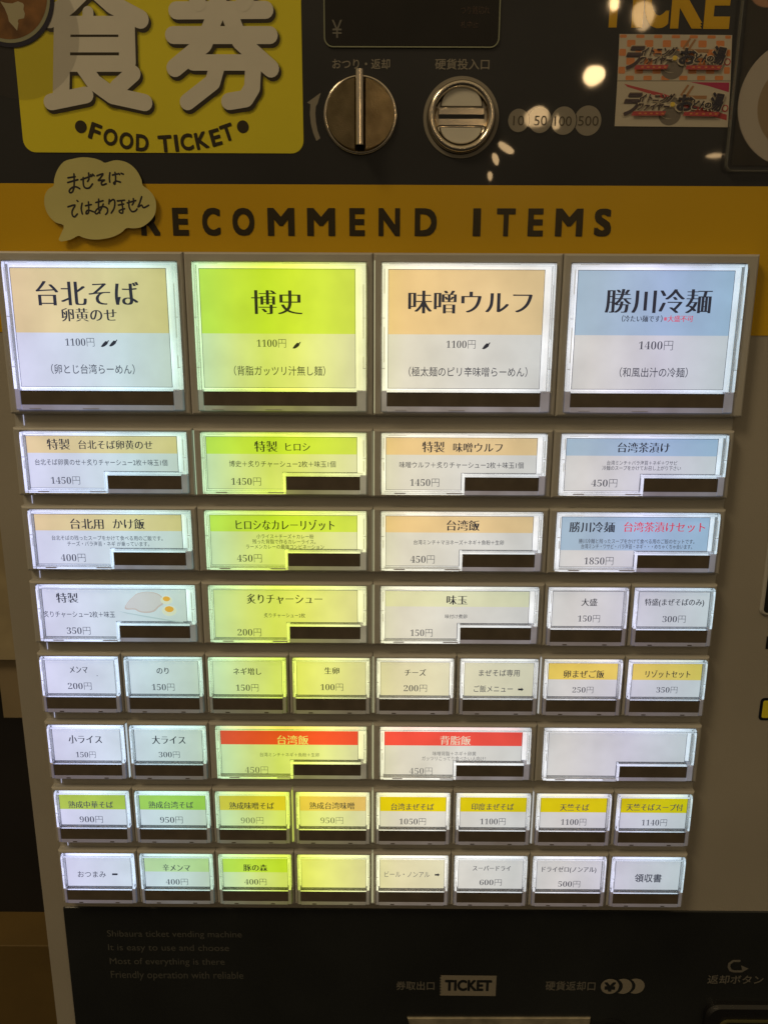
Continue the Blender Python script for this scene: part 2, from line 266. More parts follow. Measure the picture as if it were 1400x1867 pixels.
# ------------------------------------------------------------------ the menu keys: (row, column in eighths, size, header colour, description, lettering...)
# lettering: (text, style, ink, cx, cy, width, letter size)
def price(t, cx, cy, w=43, em=17, i=None): return (t, 'P', i or INK2, cx, cy, w, em * 0.98)
KEYS = [
 (0, 0, 'big', 'tan', [('台北そば', 'M', INK, 160, 535, 188, 50), ('卵黄のせ', 'M', INK, 163, 574, 101, 27), price('1100円', 146, 624, 53, 19), ('（卵とじ台湾らーめん）', 'S', INK2, 170, 673, 152, 19)]),
 (0, 2, 'big', 'lime', [('博史', 'M', INK, 505, 551, 93, 49), price('1100円', 495, 626, 53, 19), ('（背脂ガッツリ汁無し麺）', 'S', INK2, 510, 676, 166, 19)]),
 (0, 4, 'big', 'orange', [('味噌ウルフ', 'M', INK, 857, 551, 226, 47), price('1100円', 840, 628, 53, 19), ('（極太麺のピリ辛味噌らーめん）', 'S', INK2, 853, 678, 216, 19)]),
 (0, 6, 'bigend', 'blue', [('勝川冷麺', 'M', INK, 1200, 549, 194, 49), ('（冷たい麺です）', 'm', INK, 1170, 581, 74, 13), ('※大盛不可', 'm', REDINK, 1236, 581, 54, 13), price('1400円', 1195, 630, 62, 21), ('（和風出汁の冷麺）', 'S', INK2, 1191, 679, 124, 19)]),
 (1, 0, 'wide', 'tan', [('特製', 'M', INK, 107, 810, 42, 22), ('台北そば卵黄のせ', 'm', INK, 211, 811, 135, 18), ('台北そば卵黄のせ＋炙りチャーシュー2枚＋味玉1個', 'S', INK2, 185, 843, 241, 12.5), price('1450円', 120, 876, 53, 18)]),
 (1, 2, 'wide', 'lime', [('特製', 'M', INK, 485, 814, 42, 22), ('ヒロシ', 'm', INK, 543, 815, 45, 18), ('博史＋炙りチャーシュー2枚＋味玉1個', 'S', INK2, 515, 846, 194, 12.5), price('1450円', 449, 878, 54, 18)]),
 (1, 4, 'wide', 'orange', [('特製', 'M', INK, 790, 815, 41, 22), ('味噌ウルフ', 'm', INK, 871, 816, 90, 19), ('味噌ウルフ＋炙りチャーシュー2枚＋味玉1個', 'S', INK2, 841, 848, 226, 12.5), price('1450円', 774, 880, 53, 18)]),
 (1, 6, 'wide', 'blue', [('台湾茶漬け', 'M', INK, 1173, 816, 95, 20), ('台湾ミンチ＋バラ海苔＋ネギ＋ワサビ', 'S', INK2, 1170, 844, 128, 9), ('冷麺のスープをかけてお召し上がり下さい', 'S', INK2, 1169, 853.5, 143, 9), price('450円', 1101, 881, 47, 18)]),
 (2, 0, 'wide', 'tan', [('台北用', 'M', INK, 159, 955, 61, 21), ('かけ飯', 'M', INK, 235, 955, 58, 21), ('台北そばの残ったスープをかけて食べる用のご飯です。', 'S', INK2, 196, 981, 202, 9.5), ('チーズ・バラ海苔・ネギ が乗っています。', 'S', INK2, 198, 991.5, 149, 9.5), price('400円', 134, 1017, 45, 18)]),
 (2, 2, 'wide', 'lime', [('ヒロシなカレーリゾット', 'M', INK, 520, 957, 180, 21), ('小ライス＋チーズ＋カレー粉', 'S', INK2, 520, 978, 104, 9), ('残った背脂で作るカレーライス。', 'S', INK2, 518, 987.5, 115, 9), ('ラーメンカレーの最強コンビネーション', 'S', INK2, 520, 997, 142, 9), price('450円', 455, 1018, 45, 18)]),
 (2, 4, 'wide', 'orange', [('台湾飯', 'M', INK, 844, 958, 60, 21), ('台湾ミンチ＋マヨネーズ＋ネギ＋魚粉＋生卵', 'S', INK2, 836, 989, 164, 9.5), price('450円', 770, 1020, 44, 18)]),
 (2, 6, 'wideblue', 'blue', [('勝川冷麺', 'M', INK, 1079, 961, 83, 21), ('台湾茶漬けセット', 'm', REDINK, 1211, 961, 148, 20), ('勝川冷麺と残ったスープをかけて食べる用のご飯のセットです。', 'S', INK2, 1160, 987, 211, 9.3), ('台湾ミンチ・ワサビ・バラ海苔・ネギ・・・めちゃくちゃ合います。', 'S', INK2, 1160, 996.5, 202, 9.3), price('1850円', 1091, 1023, 53, 18)]),
 (3, 0, 'wide', 'white', [('特製', 'M', INK, 123, 1090, 40, 20), ('炙りチャーシュー2枚＋味玉', 'S', INK2, 145, 1120, 130, 12.5), price('350円', 144, 1150, 43, 17)]),
 (3, 2, 'wide', 'cream', [('炙りチャーシュー', 'M', INK, 519, 1092, 138, 20), ('炙りチャーシュー2枚', 'S', INK2, 519, 1122, 75, 9), price('200円', 455, 1153, 43, 17)]),
 (3, 4, 'wide', 'pale', [('味玉', 'M', INK, 833, 1094, 38, 19), ('味付け煮卵', 'S', INK2, 831, 1124, 40, 8.5), price('150円', 768, 1154, 40, 17)]),
 (3, 6, 'small', 'white', [('大盛', 'm', INK, 1074, 1098, 29, 15), price('150円', 1073, 1128, 40, 16)]),
 (3, 7, 'small', 'white', [('特盛(まぜそばのみ)', 'm', INK, 1229, 1099, 108, 14), price('300円', 1228, 1129, 42, 16)]),
 (4, 0, 'small', 'white', [('メンマ', 'M', INK, 144, 1221, 33, 15), price('200円', 146, 1251, 43, 16)]),
 (4, 1, 'small', 'white', [('のり', 'm', INK, 297, 1223, 22, 14), price('150円', 298, 1253, 41, 16)]),
 (4, 2, 'small', 'white', [('ネギ増し', 'm', INK, 451, 1224, 51, 14), price('150円', 451, 1254, 41, 16)]),
 (4, 3, 'small', 'cream', [('生卵', 'm', INK, 605, 1223, 27, 14), price('100円', 605, 1253, 41, 16)]),
 (4, 4, 'small', 'cream', [('チーズ', 'm', INK, 757, 1226, 39, 14), price('200円', 757, 1255, 42, 16)]),
 (4, 5, 'small', 'cream', [('まぜそば専用', 'S', INK2, 910, 1227, 74, 13.5), ('ご飯メニュー', 'S', INK2, 899, 1256, 71, 13.5), ('>', 949, 1257, 10)]),
 (4, 6, 'small', 'amber', [('卵まぜご飯', 'm', INK, 1064, 1229, 74, 15.5), price('250円', 1062, 1258, 38, 14)]),
 (4, 7, 'small', 'amber', [('リゾットセット', 'm', INK, 1217, 1229, 82, 15), price('350円', 1215, 1258, 38, 14)]),
 (5, 0, 'small', 'white', [('小ライス', 'M', INK, 156, 1348, 61, 17), price('150円', 157, 1376, 36, 14)]),
 (5, 1, 'small', 'white', [('大ライス', 'M', INK, 308, 1349, 61, 17), price('300円', 309, 1376, 38, 14)]),
 (5, 2, 'wide', 'red', [('台湾飯', 'm', WHITEINK, 534, 1349, 57, 18), ('台湾ミンチ＋ネギ＋魚粉＋生卵', 'S', INK3, 528, 1376, 108, 8), price('450円', 468, 1404, 42, 16, INK3)]),
 (5, 4, 'wide', 'red', [('背脂飯', 'm', WHITEINK, 830, 1350, 56, 18), ('味噌背脂＋ネギ＋卵黄', 'S', INK3, 828, 1374, 79, 8.5), ('ガッツリこってり食べたい人向け！', 'S', INK3, 827, 1383, 116, 8.5), price('450円', 767, 1406, 42, 16, INK3)]),
 (5, 6, 'wide', 'white', []),
 (6, 0, 'small', 'green', [('熟成中華そば', 'm', INK2, 166, 1467, 82, 14), price('900円', 167, 1494, 42, 15)]),
 (6, 1, 'small', 'leaf', [('熟成台湾そば', 'm', INK2, 312, 1467.5, 82, 14), price('950円', 313, 1495, 41, 15)]),
 (6, 2, 'small', 'gold', [('熟成味噌そば', 'm', INK2, 459, 1469, 82, 14), price('900円', 460, 1496, 41, 15, INK3)]),
 (6, 3, 'small', 'wheat', [('熟成台湾味噌', 'm', INK2, 605, 1469, 82, 14), price('950円', 605, 1496, 41, 15, INK3)]),
 (6, 4, 'small', 'yellow', [('台湾まぜそば', 'm', INK2, 752, 1471, 78, 14), price('1050円', 752, 1498, 48, 15)]),
 (6, 5, 'small', 'yellow', [('印度まぜそば', 'm', INK2, 898, 1471, 77, 14), price('1100円', 898, 1498, 46, 15)]),
 (6, 6, 'small', 'yellow', [('天竺そば', 'm', INK2, 1047, 1472, 53, 14), price('1100円', 1045, 1499, 46, 15)]),
 (6, 7, 'small', 'yellow', [('天竺そばスープ付', 'm', INK2, 1193, 1472, 103, 14), price('1140円', 1192, 1500, 46, 15)]),
 (7, 0, 'small', 'white', [('おつまみ', 'S', INK2, 168, 1594, 51, 13), ('-', 210, 1594, 10)]),
 (7, 1, 'small', 'mint', [('辛メンマ', 'M', INK2, 322, 1582, 50, 14), price('400円', 323, 1608, 40, 14)]),
 (7, 2, 'small', 'lime', [('豚の森', 'M', INK, 466, 1582, 44, 14), price('400円', 466, 1608, 40, 14)]),
 (7, 3, 'small', 'cream', []),
 (7, 4, 'small', 'cream', [('ビール・ノンアル', 'S', INK3, 742, 1594, 82, 12), ('>', 797, 1595, 9)]),
 (7, 5, 'small', 'white', [('スーパードライ', 'm', INK2, 896, 1583, 69, 11), price('600円', 894, 1609, 40, 14)]),
 (7, 6, 'small', 'white', [('ドライゼロ(ノンアル)', 'm', INK2, 1037, 1586, 99, 11.5), price('500円', 1037, 1612, 40, 14)]),
 (7, 7, 'small', 'white', [('領収書', 'B', INK2, 1181, 1601, 49, 16)]),
]
ROWV = [-0.2, 71.9, 107.7, 143.5, 179.5, 215.5, 251.5, 287.4]
DISPLAY_TXT = [('¥', 'L'), ('つり銭切れ', 'L'), ('札中止', 'L'), ('おつり・返却', 'B'), ('硬貨投入口', 'B'), ('10', 'L'), ('50', 'L'), ('100', 'L'), ('500', 'L'),
               ('Shibaura ticket vending machine', 'L'), ('It is easy to use and choose', 'L'), ('Most of everything is there', 'L'), ('Friendly operation with reliable', 'L'),
               ('券取出口', 'B'), ('TICKET', 'H'), ('硬貨返却口', 'B'), ('¥', 'H'), ('返却ボタン', 'B'), ('ラ', 'H'), ('イトニング', 'H'), ('ファイヤー', 'H'), ('お', 'H'), ('どん', 'H'), ('の', 'H'), ('湯', 'H')]
for k in KEYS:
    for t in k[4]:
        if len(t) == 7: request(t[0], t[1])
for s_, st_ in DISPLAY_TXT: request(s_, st_)
for ch in 'RECOMNDITSFKE': request(ch, 'B'); request(ch, 'H'); request(ch, 'K'); request(ch, 'Q')
convert_all()
# ------------------------------------------------------------------ the machine
ZC = -8.0                                                     # casing surface
machine = bpy.data.objects.new('ticket_machine', None); COL.objects.link(machine); machine.location = (0.03, 0.12, 0.0)
ORG[machine.name] = Vector(machine.location)
machine['label'] = 'ivory ticket vending machine with rows of backlit menu buttons under a black and orange front'
machine['category'] = 'vending machine'
b = MB(); b.prism(rrect(-15.8, -420, 470, 900, 3, 5), -300, ZC, CASING, 1.2); obj('casing', b, machine)
b = MB(); b.rect(-14, -400, 468, -32, ZC + 0.25, BLACKFILM); top = obj('black_front_film', b, machine)
b = MB(); b.rect(-14, -32, 468, 28.9, ZC + 0.25, ORANGE); band = obj('orange_band', b, machine)
b = MB(); b.prism(rrect(-5.2, 324, 468, 860, 1.2, 3), ZC - 0.5, ZC + 0.8, BLACKLOW, 0.5); low = obj('black_lower_panel', b, machine)
# lettering of the orange band
LET = [('R', 257, 292), ('E', 315, 344), ('C', 369, 402), ('O', 424, 464), ('M', 488, 537), ('M', 560, 611), ('E', 637, 665), ('N', 690, 729), ('D', 756, 796), ('I', 862, 876), ('T', 905, 939), ('E', 962, 990), ('M', 1012, 1062), ('S', 1083, 1114)]
b = MB()
zt = ZC + 0.4
for i, (ch, x0, x1) in enumerate(LET):
    y = 404 + (x0 - 257) * 0.002
    a = pm(x0, y, zt); c = pm(x1, y, zt); t = pm(x0, y - 25.5, zt)[1]; d = pm(x0, y + 25.5, zt)[1]
    b.text(ch, 'Q', a[0], t, c[0], d, zt, DARKP)
obj('lettering', b, band)
# yellow food ticket sign with rounded strokes
def P_(pts, z): return [pm(x, y, z) for x, y in pts]
zy = ZC + 0.5
b = MB(); b.prism(rrect(12.8, -150, 129.0, -44.0, 5.0), ZC + 0.3, zy, YELLOW); sign = obj('food_ticket_sign', b, machine, label='yellow rounded sign panel with large white characters and the words FOOD TICKET')
S = 1 / 4.33     # mm per photograph pixel up here
KAN = [([(163, -30), (125, 8), (90, 34)], 30), ([(163, -30), (205, 8), (256, 35)], 30), ([(161, 22), (161, 48)], 19), ([(114, 52), (112, 178)], 29), ([(114, 46), (230, 46)], 29),
       ([(114, 81.5), (232, 81.5)], 24), ([(114, 116), (234, 116)], 26), ([(231, 46), (233, 114)], 29), ([(94, 186), (157, 173)], 27), ([(150, 118), (172, 150), (205, 174), (264, 187)], 28), ([(243, 134), (214, 160)], 27),
       ([(322, 19), (484, 18)], 28), ([(316, 64), (492, 64)], 28), ([(405, -40), (392, 30), (372, 80), (319, 124)], 29), ([(418, 25), (438, 75), (494, 125)], 29),
       ([(352, 114), (462, 114)], 26), ([(398, 114), (388, 150), (342, 186)], 27), ([(462, 114), (460, 160), (448, 180), (418, 185)], 28),
       ([(345, -40), (362, 5)], 27), ([(466, -40), (444, 5)], 27)]
b = MB(); z = zy + 0.05
for pts, w in KAN:
    q = [(p[0] + 0.8, p[1] + 1.3) for p in P_(pts, z)]; b.stroke(q, (w + 1) * S, z, DARKP); z += 0.0005
SH = mat('printed_soft_shadow', (0.05, 0.04, 0.006), 0.2, alpha=0.16)
for k_, dw in enumerate((5, 9)):
    z = zy + 0.03 - 0.01 * k_
    for pts, w in KAN:
        q = [(p[0] + 0.9, p[1] + 1.5) for p in P_(pts, z)]; b.stroke(q, (w + dw) * S, z, SH); z += 0.0003
obj('printed_shadow', b, sign)
b = MB(); z = zy + 0.15
for pts, w in KAN: z = b.stroke(P_(pts, z), w * S, z, WHITEP)
obj('white_characters', b, sign, label='white rounded characters 食券')
b = MB(); z = zy + 0.12
FT = [('F', 174, 240, 20, 20), ('O', 202, 250, 25, 15), ('O', 231, 256.5, 25, 10), ('D', 260, 260.5, 23, 5), ('T', 301.5, 262, 25, -3), ('I', 322, 261, 7, -5), ('C', 341, 259, 23, -8), ('K', 368, 256, 23, -11), ('E', 393.5, 250.5, 19, -15), ('T', 415, 241.5, 23, -18)]
for i, (ch, x, y, w, r) in enumerate(FT):
    c = pm(x, y, z); hw = w * S / 2; hh = 28 * S / 2 * 0.98 * 1.03
    b.text(ch, 'K', c[0] - hw, c[1] - hh, c[0] + hw, c[1] + hh, z + 0.004 * (i % 2), DARKP, math.radians(r))
for x, y in ((148, 231), (443, 231)): c = pm(x, y, z); b.disc(c[0], c[1], 10.5 * S, z, DARKP)
obj('lettering', b, sign)
# yellow TICKET word, top right
b = MB(); zt = ZC + 0.35
for i, (ch, x0, x1) in enumerate([('T', 1090, 1146), ('I', 1152, 1172), ('C', 1174, 1219), ('K', 1223, 1281), ('E', 1284, 1331)]):
    a = pm(x0, 20, zt); c = pm(x1, 20, zt); d = pm(x0, 50 + i * 0.7, zt)[1]; b.text(ch, 'Q', a[0], d - 21, c[0], d, zt + 0.08 * (i % 2), ORANGEL)
obj('orange_lettering', b, top, label='large orange letters of the word TICKET')
# display window
zt = ZC + 0.3
b = MB(); b.prism(rrect(138.8, -150, 207.6, -84.3, 3.0), ZC - 3, ZC + 0.6, BLACK); disp = obj('display_window', b, machine)
DISPM = mat('smoked_display', (0.010, 0.008, 0.006), 0.09, noise=0.2); disp.data.materials[0] = DISPM
def rring(u0, v0, u1, v1, r, w, z0, z1, m, mb):
    A = rrect(u0, v0, u1, v1, r); B = rrect(u0 + w, v0 + w, u1 - w, v1 - w, max(r - w, 0.1)); n = len(A)
    vs = [(p[0], p[1], z0) for p in A] + [(p[0], p[1], z1) for p in A] + [(p[0], p[1], z1) for p in B] + [(p[0], p[1], z0) for p in B]
    fs = []
    for a in range(4):
        for i in range(n): fs.append((a * n + i, a * n + (i + 1) % n, ((a + 1) % 4) * n + (i + 1) % n, ((a + 1) % 4) * n + i))
    mb.add(vs, fs, m)
EDGE = mat('clear_edge', (0.28, 0.30, 0.20), 0.15, spec=0.8)
b = MB(); rring(138.0, -151, 208.4, -83.5, 3.6, 0.45, ZC, ZC + 1.1, EDGE, b); obj('display_edge', b, disp)
b = MB(); z = ZC + 0.75
c0 = pm(605, 36, z); c1 = pm(624, 69, z); b.text('¥', 'L', c0[0], c0[1], c1[0], c1[1], z, DIMP)
RED = mat('unlit_red_legend', (0.06, 0.035, 0.025), 0.4)
for t, x0, y0, x1, y1 in (('つり銭切れ', 840, 11, 892, 26), ('札中止', 840, 38, 871, 51)):
    c0 = pm(x0, y0, z); c1 = pm(x1, y1, z); b.text(t, 'L', c0[0], c0[1], c1[0], c1[1], z, RED)
obj('lettering', b, disp)
# printed legends on the black film
def legend(rows, parent, zz, name='lettering', **k):
    b = MB()
    for t, st, x0, y0, x1, y1, m_ in rows:
        c0 = pm(x0, (y0 + y1) / 2, zz); c1 = pm(x1, (y0 + y1) / 2, zz); t0 = pm((x0 + x1) / 2, y0, zz); t1 = pm((x0 + x1) / 2, y1, zz)
        b.text(t, st, c0[0], t0[1], c1[0], t1[1], zz, m_)
    return obj(name, b, parent, **k)
legend([('おつり・返却', 'B', 606, 107, 711, 126, GREYP), ('硬貨投入口', 'B', 793, 107, 892, 127, GREYP)], top, ZC + 0.35)
b = MB(); z = ZC + 0.35
A = [(583, 171), (558, 187), (567, 190)] ; arc = []
for t in range(9): a = t / 8; arc.append((566.5 - 4 * math.sin(a * math.pi) * 0 + 9 * a * a, 190 + 66 * a))
outer = [(566, 190), (565, 208), (567, 226), (571, 242), (577, 257)]; inner = [(584, 252), (579, 238), (576, 222), (575, 206), (576, 193)]
b.poly(P_([(585, 169), (560, 187), (566, 190)] + outer[1:] + inner[:-1] + [(576, 194), (579, 189)], z), z, GREYP); obj('turn_arrow', b, top)
# coin denominations
b = MB(); z = ZC + 0.35
for i, (t, x, y, r, w) in enumerate((('500', 1071, 220, 24, 37), ('100', 1027, 220, 22.5, 34), ('50', 984, 219, 20.5, 22), ('10', 945, 219.5, 18.5, 19))):
    c = pm(x, y, z + i * 0.02); rr = r * S
    b.disc(c[0], c[1], rr, z + i * 0.02, GREYP, ry=rr * 1.03)
    if i < 3:
        nx, nr = ((1027, 24), (984, 22.2), (945, 20))[i]
        c2 = pm(nx, 220, z + i * 0.02 + 0.01); b.disc(c2[0], c2[1], nr * S, z + i * 0.02 + 0.01, BLACKFILM, ry=nr * S * 1.03)
for t, x, y, w in (('500', 1072, 220.5, 36), ('100', 1026, 221, 30), ('50', 985, 220, 22), ('10', 945, 220, 19)):
    c0 = pm(x - w / 2, y - 9, z); c1 = pm(x + w / 2, y + 9, z); b.text(t, 'L', c0[0], c0[1], c1[0], c1[1], z + 0.1, DARKP)
obj('coin_values', b, top, label='row of grey discs reading 10 50 100 500')
# coin return knob: two sloping half discs and an upright blade
ku, kv = pm(657, 211, ZC)
knob = MB(); R_ = 14.1
knob.lathe([(R_ + 1.0, ZC + 0.2), (R_ + 1.0, ZC + 1.2), (R_ + 0.2, ZC + 1.9), (R_ - 0.3, ZC + 1.5)], ku, kv, CHROME)
kb = obj('return_knob', knob, machine, smooth=True, label='round metal coin return knob with an upright blade')
for sg in (-1, 1):
    b = MB(); g = 1.7; a0 = math.asin(g / R_)
    pts = [(ku + sg * R_ * math.sin(a), kv - R_ * math.cos(a)) for a in [a0 + (math.pi - 2 * a0) * i / 30 for i in range(31)]]
    n = len(pts); vs = [(p[0], p[1], ZC + 0.4) for p in pts] + [(p[0], p[1], ZC + 1.6 + 1.2 * (1 - abs(p[0] - ku) / R_)) for p in pts]
    cx_, cy_ = sum(p[0] for p in pts) / n, sum(p[1] for p in pts) / n
    vs += [(cx_ + (p[0] - cx_) * 0.93, cy_ + (p[1] - cy_) * 0.95, ZC + 2.2 + 1.4 * (1 - abs(p[0] - ku) / R_)) for p in pts]
    fs = [tuple(range(2 * n, 3 * n))]
    for j in (0, 1):
        for i in range(n): fs.append((j * n + i, j * n + (i + 1) % n, (j + 1) * n + (i + 1) % n, (j + 1) * n + i))
    b.add(vs, fs, BRUSHED); obj('half_disc', b, kb)
b = MB(); bw = 1.55; vs = []; fs = []
for t in range(2):
    v_ = kv - 14.6 if t == 0 else kv + 13.0
    for i in range(13):
        a = math.pi * i / 12; vs.append((ku - bw * math.cos(a), v_, ZC + 9.0 + bw * math.sin(a) * 0.9))
    vs += [(ku + bw, v_ + (0.0 if t == 0 else -1.5), ZC + 1), (ku - bw, v_ + (0.0 if t == 0 else -1.5), ZC + 1)]
n = 15; fs = [tuple(range(n)), tuple(range(n, 2 * n))] + [(i, (i + 1) % n, n + (i + 1) % n, n + i) for i in range(n)]
b.add(vs, fs, CHROME); obj('blade', b, kb)
# coin slot
cu, cv = pm(840, 215.5, ZC)
b = MB(); b.lathe([(15.5, ZC + 0.25), (15.5, ZC + 0.9), (14.1, ZC + 0.9), (14.1, ZC + 0.3)], cu, cv, GREYP)
slot = obj('coin_slot', b, machine, label='round chrome coin slot with grey outer ring')
prof = [(13.9, ZC + 0.3)] + [(12.35 + 1.5 * math.cos(a), ZC + 1.8 + 2.2 * math.sin(a)) for a in [math.pi * i / 14 for i in range(15)]] + [(10.7, ZC + 1.5), (10.2, ZC + 1.2), (6, ZC + 1.35), (0.01, ZC + 1.4)]
b = MB(); b.lathe(prof, cu, cv, CHROME); obj('chrome_rim', b, slot, smooth=True)
for sg, nm in ((-1, 'upper'), (1, 'lower')):
    b = MB(); hh = 7.4 if sg < 0 else 6.1
    pts = [(cu + 8.3 * math.cos(math.pi * i / 24), cv + sg * (4.0 + hh * math.sin(math.pi * i / 24))) for i in range(25)]
    pts2 = [(cu + 8.6 * math.cos(math.pi * i / 24), cv + sg * (3.7 + (hh + 0.7) * math.sin(math.pi * i / 24))) for i in range(25)]
    b.prism(pts2, ZC + 1.2, ZC + 1.62, DARKP); b.prism(pts, ZC + 1.25, ZC + 2.1, WHITEP, 0.3); obj('coin_guide_plate', b, slot)
b = MB(); b.box(cu - 9.6, cv - 3.3, cu + 9.6, cv + 3.3, ZC + 1.2, ZC + 2.2, CHROME, 0.5); obj('slot_bar', b, slot)
b = MB(); b.box(cu - 9.3, cv - 0.9, cu + 9.3, cv + 0.75, ZC + 1.6, ZC + 2.3, BLACK); obj('slot_opening', b, slot)
# ------------------------------------------------------------------ the key bank
b = MB(); b.box(-2.2, -4.4, 318.4, 316.3, ZC - 0.5, -5.4, PLASTIC, 0.6); bank = obj('button_panel', b, machine)
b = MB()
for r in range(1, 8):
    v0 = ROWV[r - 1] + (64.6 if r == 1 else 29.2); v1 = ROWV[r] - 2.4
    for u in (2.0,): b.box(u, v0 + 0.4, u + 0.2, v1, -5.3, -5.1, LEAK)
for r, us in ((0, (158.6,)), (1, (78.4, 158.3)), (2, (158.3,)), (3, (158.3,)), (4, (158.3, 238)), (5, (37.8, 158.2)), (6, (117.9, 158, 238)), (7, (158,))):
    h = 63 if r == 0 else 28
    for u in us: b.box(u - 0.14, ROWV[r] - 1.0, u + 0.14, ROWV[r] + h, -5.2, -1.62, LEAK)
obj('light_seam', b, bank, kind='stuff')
GEO = {'big': dict(w=80, o=(1.8, 0, 74.9, 62.2), card=(4.4, 2.5, 70.4, 52.2), hdr=29.2, strip=(4.0, 53.9, 70.9, 60.0), bz=(-2, -4.2, 78, 64.2)),
       'wide': dict(w=80, o=(1.8, 0, 74.9, 27.3), card=(3.8, 1.7, 70.9, 25.4), hdr=9.4, strip=(39.1, 19.3, 72.2, 25.5), bz=(-2, -1.9, 78, 28.9), step=(37.6, 17.6)),
       'small': dict(w=40, o=(0, 0, 36.4, 28.1), card=(1.7, 1.5, 34.7, 18.8), hdr=9.9, strip=(1.2, 20.1, 34.8, 26.3), bz=(-2, -1.9, 38, 28.9))}
GEO['wideblue'] = dict(GEO['wide'], hdr=17.4); GEO['bigend'] = dict(GEO['big'], bz=(-2, -4.2, 80.4, 64.2))
CACHE = {}
def parts_of(kind, hcol):
    """shared meshes of one kind of key, local to its top left corner"""
    g = GEO[kind]; o = g['o']; c = g['card']; s = g['strip']; out = {}
    def M_(name, mb, key=None):
        key = key or (kind, name)
        if key not in CACHE: CACHE[key] = mb.mesh(name, (0, 0, 0))
        out[name] = CACHE[key]
    b = MB(); z = g['bz']; q = 0.12
    b.frame((z[0] + q, z[1], z[2] - q, z[3]), (o[0] - 0.25, o[1] - 0.25, o[2] + 0.25, o[3] + 0.25), ZC + 0.4, -1.6, PLASTIC, 0.9, 0.35); M_('bezel', b)
    # clear cap: lit rim above and beside the card, frosted rim round the window, small clips and glow bars
    b = MB(); rim = 1.45 if kind != 'small' else 1.05; sp = s[1] - 0.75; fr = MB()
    x0, y0, x1, y1 = o; top_ = rim * 0.75; FP = FLOORP if kind == 'small' else RIMLIT
    b.box(x0, y0, x1, y0 + top_, -3.6, 0.0, CLEAR, 0.3)
    if 'step' not in g:
        b.box(x0, y0 + top_ + 0.02, x0 + rim, sp, -3.6, 0.0, CLEAR, 0.3); b.box(x1 - rim, y0 + top_ + 0.02, x1, sp, -3.6, 0.0, CLEAR, 0.3)
        b.box(x0 + rim + 0.05, sp - 0.05, x1 - rim - 0.05, sp + 0.6, -3.6, -0.05, CLEAR, 0.2)
        fr.box(x0, sp + 0.05, s[0] - 0.05, y1, -3.4, -0.25, FP, 0.4); fr.box(s[2] + 0.05, sp + 0.05, x1, y1, -3.4, -0.25, FP, 0.4)
        fr.box(s[0], s[3] + 0.05, s[2], y1, -3.4, -0.3, FP, 0.4)
    else:
        su, sv = g['step']
        b.box(x0, y0 + top_ + 0.02, x0 + rim, y1, -3.6, 0.0, CLEAR, 0.3); b.box(x1 - rim, y0 + top_ + 0.02, x1, sp, -3.6, 0.0, CLEAR, 0.3)
        b.box(x0 + rim + 0.02, y1 - rim * 0.8, su, y1, -3.6, 0.0, CLEAR, 0.3)
        b.box(su + 0.1, sv + 0.25, x1 - rim - 0.05, s[1] - 0.15, -3.6, -0.1, CLEAR, 0.25); b.box(su + 0.1, s[1] - 0.1, s[0] - 0.15, y1, -3.6, -0.1, CLEAR, 0.2)
        fr.box(s[2] + 0.05, sp + 0.1, x1, y1, -3.4, -0.25, FP, 0.4); fr.box(s[0] - 0.1, s[3] + 0.05, s[2], y1, -3.4, -0.3, FP, 0.4)
    M_('clear_cap', b); M_('window_rim', fr)
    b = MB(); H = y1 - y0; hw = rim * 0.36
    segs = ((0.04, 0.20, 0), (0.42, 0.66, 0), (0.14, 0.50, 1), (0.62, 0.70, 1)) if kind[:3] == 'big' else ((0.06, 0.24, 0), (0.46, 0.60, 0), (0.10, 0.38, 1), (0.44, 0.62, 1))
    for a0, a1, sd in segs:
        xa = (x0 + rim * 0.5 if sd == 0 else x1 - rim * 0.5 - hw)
        b.box(xa, y0 + H * a0, xa + hw, y0 + H * a1, -0.1, 0.06, LEAK)  # bright segments of the rim, put in as glowing bars
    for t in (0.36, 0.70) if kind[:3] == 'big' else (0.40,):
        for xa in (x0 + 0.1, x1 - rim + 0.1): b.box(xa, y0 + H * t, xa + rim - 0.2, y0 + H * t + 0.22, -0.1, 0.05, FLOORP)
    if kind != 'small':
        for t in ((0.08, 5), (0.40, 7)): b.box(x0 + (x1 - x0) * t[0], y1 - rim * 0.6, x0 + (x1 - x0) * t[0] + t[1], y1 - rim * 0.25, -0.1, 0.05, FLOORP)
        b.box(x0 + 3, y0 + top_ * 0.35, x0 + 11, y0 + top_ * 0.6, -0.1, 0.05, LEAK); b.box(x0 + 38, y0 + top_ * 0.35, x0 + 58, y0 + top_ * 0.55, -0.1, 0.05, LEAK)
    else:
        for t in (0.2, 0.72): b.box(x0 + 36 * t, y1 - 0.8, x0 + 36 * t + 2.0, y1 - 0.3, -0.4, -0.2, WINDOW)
    M_('clip_and_glow_bar', b)
    # lit diffuser behind the card, grey frosted floor behind the window
    b = MB(); split = s[1] - 0.7
    if 'step' in g:
        su, sv = g['step']
        b.add([(o[0] + 0.1, o[1] + 0.1, -3.9), (o[2] - 0.1, o[1] + 0.1, -3.9), (o[2] - 0.1, s[1] - 0.2, -3.9), (su + 1.5, s[1] - 0.2, -3.9), (su + 1.5, o[3] - 0.1, -3.9), (o[0] + 0.1, o[3] - 0.1, -3.9)], [(0, 1, 2, 3, 4, 5)], PLATE_LIT)
        b.rect(su + 1.5, s[1] - 0.2, o[2] - 0.1, o[3] - 0.1, -3.9, FLOORP)
    else:
        b.rect(o[0] + 0.1, o[1] + 0.1, o[2] - 0.1, s[1] - 0.1, -3.9, PLATE_LIT); b.rect(o[0] + 0.1, s[1] - 0.1, o[2] - 0.1, o[3] - 0.1, -3.9, FLOORP)
    M_('diffuser', b)
